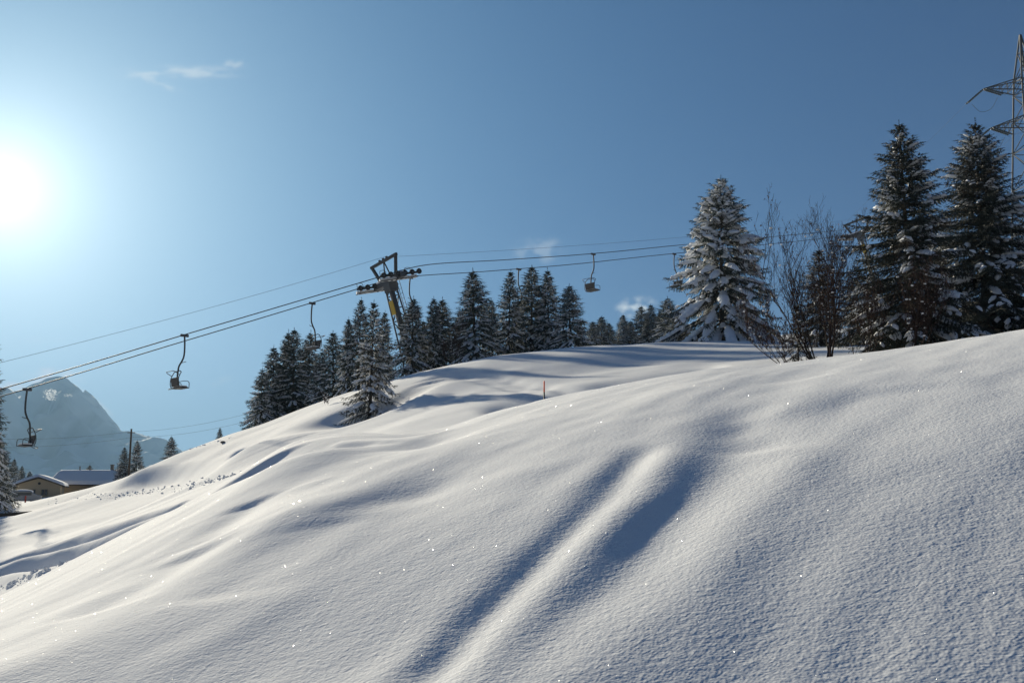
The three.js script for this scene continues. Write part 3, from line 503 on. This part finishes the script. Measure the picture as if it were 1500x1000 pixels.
function makeTower(len) {                         // origin at the crossarm's middle; x up the line, y square to the rope, z towards the near rope
  const g = new THREE.Group();
  // lattice post: four corner legs, rungs and diagonals
  const w0 = 0.36, w1 = 0.62, C = (k, s) => { const q = k / 10, w = lerp(w0, w1, q); return V(s[0] * w, -0.25 - q * (len - 0.25), s[1] * w); }, cs = [[-1, -1], [1, -1], [1, 1], [-1, 1]];
  for (const s of cs) mesh('leg', tubeGeo([C(0, s), C(10, s)], 0.075, 6), M.steel, g);
  for (let k = 0; k < 10; k++) for (let e = 0; e < 4; e++) { const a = cs[e], b = cs[(e + 1) % 4]; mesh('brace', tubeGeo((k + e) % 2 ? [C(k, a), C(k + 1, b)] : [C(k, b), C(k + 1, a)], 0.038, 5), M.steel, g); mesh('brace', tubeGeo([C(k, a), C(k, b)], 0.034, 5), M.steel, g); }
  mesh('post_head', boxGeo(-0.48, 0.48, -1.0, -0.22, -0.50, 0.50, 0.05), M.steel, g);
  mesh('core_pipe', tubeGeo([V(0, -0.4, 0), V(0, -len, 0)], [0.26, 0.34], 12), M.steel, g);
  const lad = new THREE.Group(); lad.name = 'ladder'; g.add(lad);
  for (const s of [-1, 1]) mesh('ladder_rail', tubeGeo([V(0.78, 0.2, s * 0.2 + 0.3), V(0.95, -len, s * 0.2 + 0.3)], 0.028, 5), M.steel, lad);
  for (let k = 0; k < len / 0.45; k++) { const x = lerp(0.78, 0.95, k * 0.45 / len), y = -k * 0.45; mesh('rung', tubeGeo([V(x, y, 0.1), V(x, y, 0.5)], 0.018, 5), M.steel, lad); }
  const sg = boxGeo(-0.60, -0.54, -3.2, -1.9, -0.1, 0.5, 0.01); mesh('yellow_sign', sg, M.yellow, g).userData.label = 'yellow number panel on the tower post';
  mesh('crossarm', boxGeo(-0.26, 0.26, -0.26, 0.22, -2.35, 2.35, 0.04), M.steel, g);
  // walkway with snow and rails along each sheave train
  for (const s of [-1, 1]) {
    const z = s * GAUGE / 2, tr = new THREE.Group(); tr.name = 'sheave_train'; tr.position.set(0, 0.0, z); g.add(tr);
    mesh('beam', boxGeo(-2.3, 2.3, -0.02, 0.16, -0.10, 0.10, 0.03), M.paint, tr);
    for (let k = 0; k < 6; k++) { const c = new THREE.CylinderGeometry(0.26, 0.26, 0.12, 20); c.rotateX(Math.PI / 2); c.translate(-2.0 + k * 0.8, 0.10, 0.18); const wh = mesh('wheel', c, M.rubber, tr); const hub = new THREE.CylinderGeometry(0.10, 0.10, 0.17, 12); hub.rotateX(Math.PI / 2); hub.translate(-2.0 + k * 0.8, 0.10, 0.18); mesh('hub', hub, M.steel, wh); }
    mesh('walkway', boxGeo(-2.1, 2.1, -0.30, -0.24, -0.75, -0.22, 0.02), M.steel, tr);
    const sn = new Geo(), r = rng(40 + s), pts = [], rad = []; for (let k = 0; k <= 16; k++) { pts.push(V(-2.05 + k * 0.256, -0.17 + 0.03 * r(), -0.48)); rad.push(0.12 + 0.09 * r()); } tube(sn, pts, rad, 7); mesh('walkway_snow', sn.build(), M.softSnow, tr);
    for (const x of [-1.7, 1.1]) mesh('rail', tubeGeo(curve([V(x, -0.25, -0.7), V(x, 0.65, -0.7), V(x + 0.08, 0.75, -0.7), V(x + 0.55, 0.75, -0.7), V(x + 0.62, 0.65, -0.7), V(x + 0.62, -0.25, -0.7)], 24), 0.026, 5), M.steel, tr);
  }
  const sn = new Geo(), r = rng(77), pts = [], rad = []; for (let k = 0; k <= 14; k++) { pts.push(V(0.03 * r(), 0.24, -2.2 + k * 0.31)); rad.push(0.16 + 0.09 * r()); } tube(sn, pts, rad, 7); mesh('crossarm_snow', sn.build(), M.softSnow, g);
  // lifting frame
  for (const s of [-1, 1]) mesh('frame_upright', boxBar(V(0, 0.2, s * 1.25), V(0, 1.95, s * 2.05), 0.12), M.paint, g);
  mesh('frame_beam', boxBar(V(0, 1.95, -2.2), V(0, 1.95, 2.2), 0.13), M.paint, g);
  for (const s of [-1, 1]) mesh('frame_brace', boxBar(V(0, 0.2, s * 0.55), V(0, 1.9, s * 0.02), 0.05), M.paint, g);
  for (const z of [-0.6, 0, 0.6]) mesh('cable_clamp', boxGeo(-0.09, 0.09, 2.05, 2.24, z - 0.08, z + 0.08, 0.02), M.paint, g);
  return g;
}
function boxBar(a, b, h) { const d = V().subVectors(b, a), l = d.length(), gm = boxGeo(-h, h, 0, l, -h, h, 0.02); gm.applyQuaternion(new THREE.Quaternion().setFromUnitVectors(V(0, 1, 0), d.normalize())); gm.translate(a.x, a.y, a.z); return gm; }
const tower = (px, label) => {
  const { t } = onLine(px, GAUGE / 2), mid = ropePoint(t, 0.5), sl = Math.atan((ropeY(t + 2.5) - ropeY(t - 2.5)) / 5);
  const gy = groundAt(mid.x, mid.z), len = (mid.y - 0.4 - gy) / Math.cos(sl) + 0.8;
  const g = makeTower(len); g.name = numbered('lift_tower'); scene.add(g); tag(g, label, 'lift tower', 'chairlift towers');
  const m = new THREE.Matrix4().makeRotationY(Math.atan2(-DIR.z, DIR.x)).multiply(new THREE.Matrix4().makeRotationZ(sl * 0.7)).multiply(new THREE.Matrix4().makeRotationX(-Math.asin(CROSS / GAUGE)));
  g.quaternion.setFromRotationMatrix(m); g.position.copy(mid).add(V(0, -0.42, 0)); return { t, sl, mid };
};
const tw = tower(569, 'steel chairlift tower with yellow panel rising from the spruces');
const tw2 = tower(1266, 'chairlift tower mostly hidden behind the dark tall spruce');
{ // thin signal cable over the frames of the towers
  const up = (q) => q.mid.clone().add(V(-Math.sin(q.sl) * DIR.x * 1.9, 1.75, -Math.sin(q.sl) * DIR.z * 1.9));
  const a = up(tw), b = up(tw2), e = at(-40, 541, onLine(-40, 2).depth);
  const c1 = []; for (let k = 0; k <= 30; k++) { const t = k / 30, p = e.clone().lerp(a, t); p.y -= 1.0 * t * (1 - t); c1.push(p); }
  for (let k = 1; k <= 30; k++) { const t = k / 30, p = a.clone().lerp(b, t); p.y -= 2.2 * t * (1 - t); c1.push(p); }
  tag(mesh('signal_cable', tubeGeo(c1, 0.013, 5), M.wire), 'thin faint cable running above the lift ropes over the tower frame', 'cable');
}

// ---------------------------------------------------------------- lattice pylon
{
  const d = 88, top = at(1489, 51, d), gx = top.x + 0.4, gz = top.z, gy = groundAt(gx, gz), H = top.y - gy;
  const g = thing('lattice_pylon', 'grey lattice power pylon with long crossarms beside the dark spruces', 'pylon', undefined, V(gx, gy, gz)); g.rotation.y = 0.12;
  const arm1 = at(1425, 133, d).y - gy, arm2 = at(1432, 190, d).y - gy;
  const bar = (a, b, r, name = 'brace') => mesh(name, tubeGeo([a, b], r, 5), M.galv, g);
  const half = (y) => y > arm1 + 1 ? lerp(0.62, 0.03, (y - arm1 - 1) / (H - arm1 - 1)) : lerp(1.9, 0.62, Math.min(1, y / (arm1 + 1)));
  const lv = []; { let y = 0; while (y < arm1 + 0.9) { lv.push(y); y += Math.max(1.25, half(y) * 1.55); } lv.push(arm1 + 1, lerp(arm1 + 1, H, 0.3), lerp(arm1 + 1, H, 0.6), H); }
  const cs = [[-1, -1], [1, -1], [1, 1], [-1, 1]], C = (y, s) => V(s[0] * half(y), y, s[1] * half(y));
  for (const s of cs) mesh('leg', (() => { const G = new Geo(); tube(G, lv.map((y) => C(y, s)), 0.085, 5); return G.build(); })(), M.galv, g);
  for (let k = 0; k < lv.length - 1; k++) for (let e = 0; e < 4; e++) { const a = cs[e], b = cs[(e + 1) % 4]; bar(C(lv[k], (k + e) % 2 ? a : b), C(lv[k + 1], (k + e) % 2 ? b : a), 0.042); if (k % 2) bar(C(lv[k], a), C(lv[k], b), 0.042); }
  const wires = [];
  for (const [ya, reach] of [[arm1, 4.1], [arm2, 3.7]]) for (const s of [-1, 1]) {
    const tip = V(s * reach, ya, 0), arm = new THREE.Group(); arm.name = 'crossarm'; g.add(arm);
    const ab = (a, b, r, name = 'arm_bar') => mesh(name, tubeGeo([a, b], r, 5), M.galv, arm);
    for (const q of [-1, 1]) {
      const lo = V(s * half(ya), ya - 0.15, q * half(ya)), hi = V(s * half(ya + 1.1), ya + 1.1, q * half(ya + 1.1)); ab(lo, tip, 0.06); ab(hi, tip, 0.055);
      let prev = hi; for (const f of [0.2, 0.4, 0.6, 0.8]) { const x = lo.clone().lerp(tip, f); ab(prev, x, 0.03); prev = hi.clone().lerp(tip, f); ab(x, prev, 0.03); }
    }
    for (const f of [0.25, 0.55]) ab(V(s * half(ya), ya - 0.15, -half(ya)).lerp(tip, f), V(s * half(ya), ya - 0.15, half(ya)).lerp(tip, f), 0.03);
    for (const q of [-1, 1]) { // strain insulators: q = -1 down the line into the distance, 1 towards the camera side
      for (const k of [-0.16, 0.16]) { const G = new Geo(), pts = [], rad = [], dv = V(-0.62 * (q < 0 ? 1 : -1), -0.62, 0.75 * q).normalize(); for (let e = 0; e <= 20; e++) { pts.push(tip.clone().addScaledVector(dv, 0.15 + e * 0.085).add(V(0, 0, k))); rad.push(e % 2 ? 0.10 : 0.055); } tube(G, pts, rad, 8); mesh('insulator', G.build(), M.insul, arm); if (k > 0) wires.push([tip.clone().addScaledVector(dv, 2.0), q, ya === arm1 ? 'upper' : 'lower', s < 0 ? 'spruce' : 'outer']); }
    }
    const jl = curve([tip.clone().add(V(-0.7, -1.2, -0.9)), tip.clone().add(V(-0.2, -2.1, -0.4)), tip.clone().add(V(0.3, -2.1, 0.4)), tip.clone().add(V(0.7, -1.2, 0.9))], 16); mesh('jumper_wire', tubeGeo(jl, 0.018, 5), M.wire, arm);
  }
  g.updateMatrixWorld(true);
  for (const [p, q, which, end] of wires) {
    const a = g.localToWorld(p.clone()), b = q < 0 ? at(860, 640, 520).add(V((a.x - gx) * 1.0, a.y - gy - 20, 0)) : a.clone().add(V(140, 10, 150)); const pts = [];
    for (let k = 0; k <= 24; k++) { const t = k / 24, w = a.clone().lerp(b, t); w.y -= 14 * 4 * t * (1 - t) * 0.5; pts.push(w); }
    tag(mesh('power_line', tubeGeo(pts, 0.008, 4), M.wire), `thin power line from the ${end} end of the ${which} pylon arm going ${q < 0 ? 'down the valley' : 'up the hill'}`, 'cable', q < 0 ? 'valley side power lines' : 'uphill side power lines');
  }
}

// ---------------------------------------------------------------- power pole and wires at the left
{
  const d = 132, top = at(192, 628, d), gy = groundAt(top.x, top.z), g = thing('power_pole', 'thin dark wooden power pole beside two small spruces', 'pole', undefined, V(top.x, gy, top.z));
  mesh('post', tubeGeo([V(0, -0.5, 0), V(0, top.y - gy, 0)], [0.16, 0.12], 8), M.darkWood, g);
  mesh('bracket', boxGeo(-0.5, 0.5, top.y - gy - 0.55, top.y - gy - 0.45, -0.05, 0.05, 0.02), M.steel, g);
  for (const s of [-1, 1]) {
    const a = top.clone().add(V(s * 0.45, -0.4 - (s + 1) * 0.35, 0)), b = at(-60, s < 0 ? 641 : 655, 120), c = at(372, s < 0 ? 603 : 614, 118), pts = [];
    for (let k = 0; k <= 16; k++) { const t = k / 16, p = b.clone().lerp(a, t); p.y -= 2 * t * (1 - t); pts.push(p); } for (let k = 1; k <= 16; k++) { const t = k / 16, p = a.clone().lerp(c, t); p.y -= 2 * t * (1 - t); pts.push(p); }
    tag(mesh('overhead_wire', tubeGeo(pts, 0.012, 4), M.wire), s < 0 ? 'upper faint wire on the power pole' : 'lower faint wire on the power pole', 'cable');
  }
}

// ---------------------------------------------------------------- chalets
function roofSnow(w, l, rise, t, seed) {           // a thick rounded blanket over a two-sided roof: ridge along z
  const r = rng(seed), G = new Geo(), nx = 24, nz = 26, top = [], bot = [];
  for (let j = 0; j <= nz; j++) for (let i = 0; i <= nx; i++) { const u = i / nx * 2 - 1, q = j / nz * 2 - 1, e = Math.min(1, (1 - Math.abs(u)) / 0.05, (1 - Math.abs(q)) / 0.04), f = Math.sqrt(Math.max(0, 1 - (1 - e) ** 2)); const base = rise * (1 - Math.sqrt(u * u + 0.004)); top.push(G.v(u * w, base + t * f * (0.92 + 0.12 * n2(u * 2 + seed, q * 3)), q * l)); bot.push(G.v(u * w, base, q * l)); }
  const quad = (a, i, j, flip) => { const n = nx + 1, A = a[j * n + i], B = a[j * n + i + 1], C = a[(j + 1) * n + i], D = a[(j + 1) * n + i + 1]; flip ? (G.t(A, B, C), G.t(B, D, C)) : (G.t(A, C, B), G.t(B, C, D)); };
  for (let j = 0; j < nz; j++) for (let i = 0; i < nx; i++) { quad(top, i, j, false); quad(bot, i, j, true); }
  return G.build();
}
function chalet(label, pos, turn, w, l, wallH, rise, wallMat, seed, extra) {
  const g = thing('chalet', label, 'house', undefined, pos); g.rotation.y = turn;
  const sh = new THREE.Shape([[-w, -2], [w, -2], [w, wallH], [0, wallH + rise * w / (w + 0.6) - 0.05], [-w, wallH]].map(([a, b]) => new THREE.Vector2(a, b))), e = new THREE.ExtrudeGeometry(sh, { depth: l * 2, bevelEnabled: false }); e.translate(0, 0, -l);
  mesh('wall', e, wallMat, g);
  const rs = new THREE.Shape([[-w - 0.6, wallH - 0.1], [0, wallH + rise], [w + 0.6, wallH - 0.1], [w + 0.6, wallH - 0.28], [0, wallH + rise - 0.18], [-w - 0.6, wallH - 0.28]].map(([a, b]) => new THREE.Vector2(a, b))), re = new THREE.ExtrudeGeometry(rs, { depth: l * 2 + 1.4, bevelEnabled: false }); re.translate(0, 0.02, -l - 0.7);
  const roof = mesh('roof', re, M.darkWood, g), sn = roofSnow(w + 0.62, l + 0.75, rise + 0.1, 0.42, seed); sn.translate(0, wallH - 0.07, 0); mesh('roof_snow', sn, M.softSnow, roof);
  extra(g, roof, wallH, w, l, rise);
}
{
  const pa = at(58, 727, 150); pa.y = groundAt(pa.x, pa.z) ;
  chalet('tan gabled chalet with snow on its roof beside the tall spruce', pa.clone(), 0.36, 3.0, 4.5, at(58, 711, 150).y - pa.y, at(58, 699.5, 150).y - at(58, 711, 150).y + 0.1, M.wallTan, 3, (g, roof, H, w, l) => {
    const c = new THREE.CylinderGeometry(0.20, 0.20, 0.06, 16); c.rotateX(Math.PI / 2); c.translate(0.15, H + 0.28, l + 0.03); mesh('gable_vent', c, M.black, g);
    for (const x of [-0.7, 0.9]) { const f = mesh('window', boxGeo(x - 0.45, x + 0.45, H - 1.5, H - 0.55, l, l + 0.06), M.wallBrown, g); for (const q of [-0.2, 0.2]) mesh('pane', boxGeo(x + q - 0.17, x + q + 0.17, H - 1.42, H - 0.63, l + 0.05, l + 0.08), M.glass, f); }
  });
  const pb = at(140, 722, 164); pb.y = groundAt(pb.x, pb.z);
  const eave = at(140, 709, 164).y - pb.y;
  chalet('long low chalet with thick snow roof and small chimneys', pb.clone(), Math.PI / 2 + 0.06, 4.2, 5.5, eave, at(140, 689, 164).y - pb.y - eave - 0.2, M.wallBrown, 8, (g, roof, H, w, l, rise) => {
    for (const [z, h, s] of [[-2.2, 0.75, 0.22], [1.4, 0.5, 0.10], [3.0, 0.45, 0.08]]) { const ch = mesh('chimney', boxGeo(0.5 - s, 0.5 + s, H + rise * 0.7, H + rise + 0.35 + h, -z - s, -z + s, 0.02), M.stone, roof); mesh('chimney_cap', boxGeo(0.5 - s * 1.4, 0.5 + s * 1.4, H + rise + 0.36 + h, H + rise + 0.44 + h, -z - s * 1.4, -z + s * 1.4, 0.02), M.black, ch); }
    for (const z of [-3.4, -1.2, 1.0, 3.2]) { const f = mesh('window', boxGeo(w, w + 0.06, H - 1.5, H - 0.5, z - 0.5, z + 0.5), M.darkWood, g); mesh('pane', boxGeo(w + 0.05, w + 0.08, H - 1.42, H - 0.58, z - 0.42, z + 0.42), M.glass, f); }
  });
}
{ // snowed-in car below the tall spruce
  const p = at(31, 735, 118); p.y = groundAt(p.x, p.z);
  const g = thing('parked_car', 'snow-covered parked car below the tan chalet', 'car', undefined, p); g.rotation.y = 0.5;
  const prof = new THREE.Shape(); prof.moveTo(-2.0, 0.35); prof.lineTo(-2.05, 0.75); prof.lineTo(-1.35, 0.9); prof.lineTo(-0.75, 1.38); prof.lineTo(0.75, 1.42); prof.lineTo(1.5, 0.95); prof.lineTo(2.0, 0.85); prof.lineTo(2.0, 0.35); prof.closePath();
  const b = new THREE.ExtrudeGeometry(prof, { depth: 1.5, bevelEnabled: true, bevelSize: 0.08, bevelThickness: 0.08, bevelSegments: 2 }); b.translate(0, 0, -0.75); const body = mesh('body', b, M.carPaint, g);
  for (const z of [-0.84, 0.84]) mesh('side_window', boxGeo(-0.75, 0.95, 0.95, 1.30, z - 0.01, z + 0.01, 0.005), M.glass, body);
  for (const x of [-1.25, 1.25]) for (const z of [-0.72, 0.72]) { const c = new THREE.CylinderGeometry(0.32, 0.32, 0.2, 18); c.rotateX(Math.PI / 2); c.translate(x, 0.3, z); mesh('wheel', c, M.rubber, g); }
  const sn = new Geo(), pts = [], rad = []; for (let k = 0; k <= 14; k++) { const x = -0.95 + k * 0.14; pts.push(V(x, 1.40, 0)); rad.push(0.62 * Math.sqrt(Math.max(0.05, 1 - ((k - 7) / 7.4) ** 2))); } tube(sn, pts, rad, 12); const sg = sn.build(); sg.translate(0, -1.4, 0); sg.scale(1.15, 0.42, 1.35); sg.translate(0, 1.38, 0); mesh('roof_snow', sg, M.softSnow, g);
}

// ---------------------------------------------------------------- stakes, beam, stone
function stake(px, pyTop, depth, r, redShare, label, name = 'snow_stake') {
  const p = at(px, pyTop, depth), gy = groundAt(p.x, p.z), h = p.y - gy, g = thing(name, label, 'stake', undefined, V(p.x, gy, p.z));
  mesh('lower_shaft', tubeGeo([V(0, -0.4, 0), V(0, h * (1 - redShare), 0)], r, 8), redShare < 1 ? M.black : M.red, g); mesh('red_top', tubeGeo([V(0, h * (1 - redShare), 0), V(0, h, 0)], r * 1.02, 8), M.red, g);
}
stake(797, 558, 33, 0.026, 0.42, 'red topped black snow stake behind the near crest');
stake(380, 655, 52, 0.04, 0.99, 'short red stake on the shaded left hill slope');
stake(37, 726, 116, 0.09, 0.98, 'orange red post beside the snowed-in car', 'marker_post');
{
  const p = hit(6, 759, 31, 110), q = hit(30, 755, 31, 110), b = boxBar(V(-2, 0.10, 0.4), V(q.x - p.x + 0.1, q.y - p.y + 0.22, 0), 0.12); const m = mesh('wooden_beam', b, M.darkWood); m.position.copy(p); tag(m, 'dark wooden beam end sticking over the shaded valley snow', 'beam');
  const s = hit(325, 666, 40, 120), g = new THREE.IcosahedronGeometry(0.15, 2), pa = g.attributes.position; for (let k = 0; k < pa.count; k++) { const f = 1 + 0.35 * PN.noise(pa.getX(k) * 4, pa.getY(k) * 4, pa.getZ(k) * 4); pa.setXYZ(k, pa.getX(k) * f * 1.3, pa.getY(k) * f * 0.7, pa.getZ(k) * f); } g.computeVertexNormals(); const st = mesh('stone', g, M.stone); st.position.set(s.x, groundAt(s.x, s.z) + 0.08, s.z); tag(st, 'dark stone breaking through the left hill snow', 'stone');
}
{ // crumbs of ploughed snow along the bench and the tracks
  const G = new Geo(), r = rng(31), ico = new THREE.IcosahedronGeometry(1, 1), pa = ico.attributes.position;
  const lump = (x, z, s) => { const y = groundAt(x, z) + s * 0.25, b0 = G.p.length / 3, k = r() * 9; for (let i = 0; i < pa.count; i++) { const a = pa.getX(i), b = pa.getY(i), c = pa.getZ(i), f = s * (1 + 0.55 * PN.noise(a * 1.7 + k, b * 1.7, c * 1.7)); G.v(x + a * f, y + b * f * 0.75, z + c * f); } for (let i = 0; i < pa.count; i += 3) G.t(b0 + i, b0 + i + 1, b0 + i + 2); };
  const strew = (pts, n, off, s0, s1) => { for (let k = 0; k < n; k++) { const f = r() * (pts.length - 1), i = Math.floor(f), p = pts[i].clone().lerp(pts[Math.min(i + 1, pts.length - 1)], f - i); lump(p.x + (r() - .5) * off, p.z + (r() + 0.1) * off, lerp(s0, s1, r() ** 3)); } };
  strew(line([[85, 731], [150, 725], [208, 718], [260, 711], [300, 704], [345, 693]], 31, 120), 420, 1.3, 0.015, 0.075);
  strew(line([[40, 880], [60, 850], [100, 822]], 31, 80), 20, 2, 0.02, 0.12);
  strew(line([[0, 858], [40, 845], [80, 830]], 27, 80), 60, 1.2, 0.02, 0.09);
  strew(line([[245, 683], [290, 668], [345, 652]], 40, 120), 34, 0.5, 0.03, 0.08);
  const m = mesh('snow_crumbs', G.build(), M.softSnow, null, 'stuff'); m.userData.label = 'crumbled snow lumps along the road edge'; m.userData.category = 'snow';
}
{ // loose frost flakes on the near snow: thin six-sided plates lying every way
  const r = rng(55), hex = new THREE.CylinderGeometry(1, 1, 0.12, 6), n = 85000;
  const m = new THREE.InstancedMesh(hex, new THREE.MeshPhysicalMaterial({ color: new THREE.Color(0.92, 0.93, 0.95), roughness: 0.22, transmission: 0.95, thickness: 0, ior: 1.31 }), n); m.name = 'frost_flakes'; m.userData = { kind: 'stuff', label: 'tiny frost flakes glinting on the near snow', category: 'frost' };
  const q = new THREE.Quaternion(), mt = new THREE.Matrix4(), sc = V(), nrm = V(), up = V(0, 1, 0);
  for (let k = 0; k < n; k++) {
    const d = 5 + 21 * Math.pow(r(), 0.9), x = (r() * 2 - 1) * 0.56 * d, z = -d, s = 0.0018 + 0.0030 * r() * r();
    nrm.set(r() * 2 - 1, r() * 2 - 1, r() * 2 - 1).normalize(); q.setFromUnitVectors(up, nrm); sc.setScalar(s * (0.8 + d / 60));
    mt.compose(V(x, ground(x, z) + s * 0.5, z), q, sc); m.setMatrixAt(k, mt);
  }
  m.castShadow = m.receiveShadow = true; scene.add(m);
}
let uniq = 0; const seen = new Set(); scene.traverse((o) => { if (o.isMesh && !seen.has(o.geometry)) { seen.add(o.geometry); uniq += (o.geometry.index?.count ?? o.geometry.attributes.position.count) / 3; } });
console.log('unique triangles', uniq, 'tree triangles', treeTris, 'sun', SUN.toArray().map((v) => v.toFixed(3)).join(' '));
renderer.render(scene, camera);
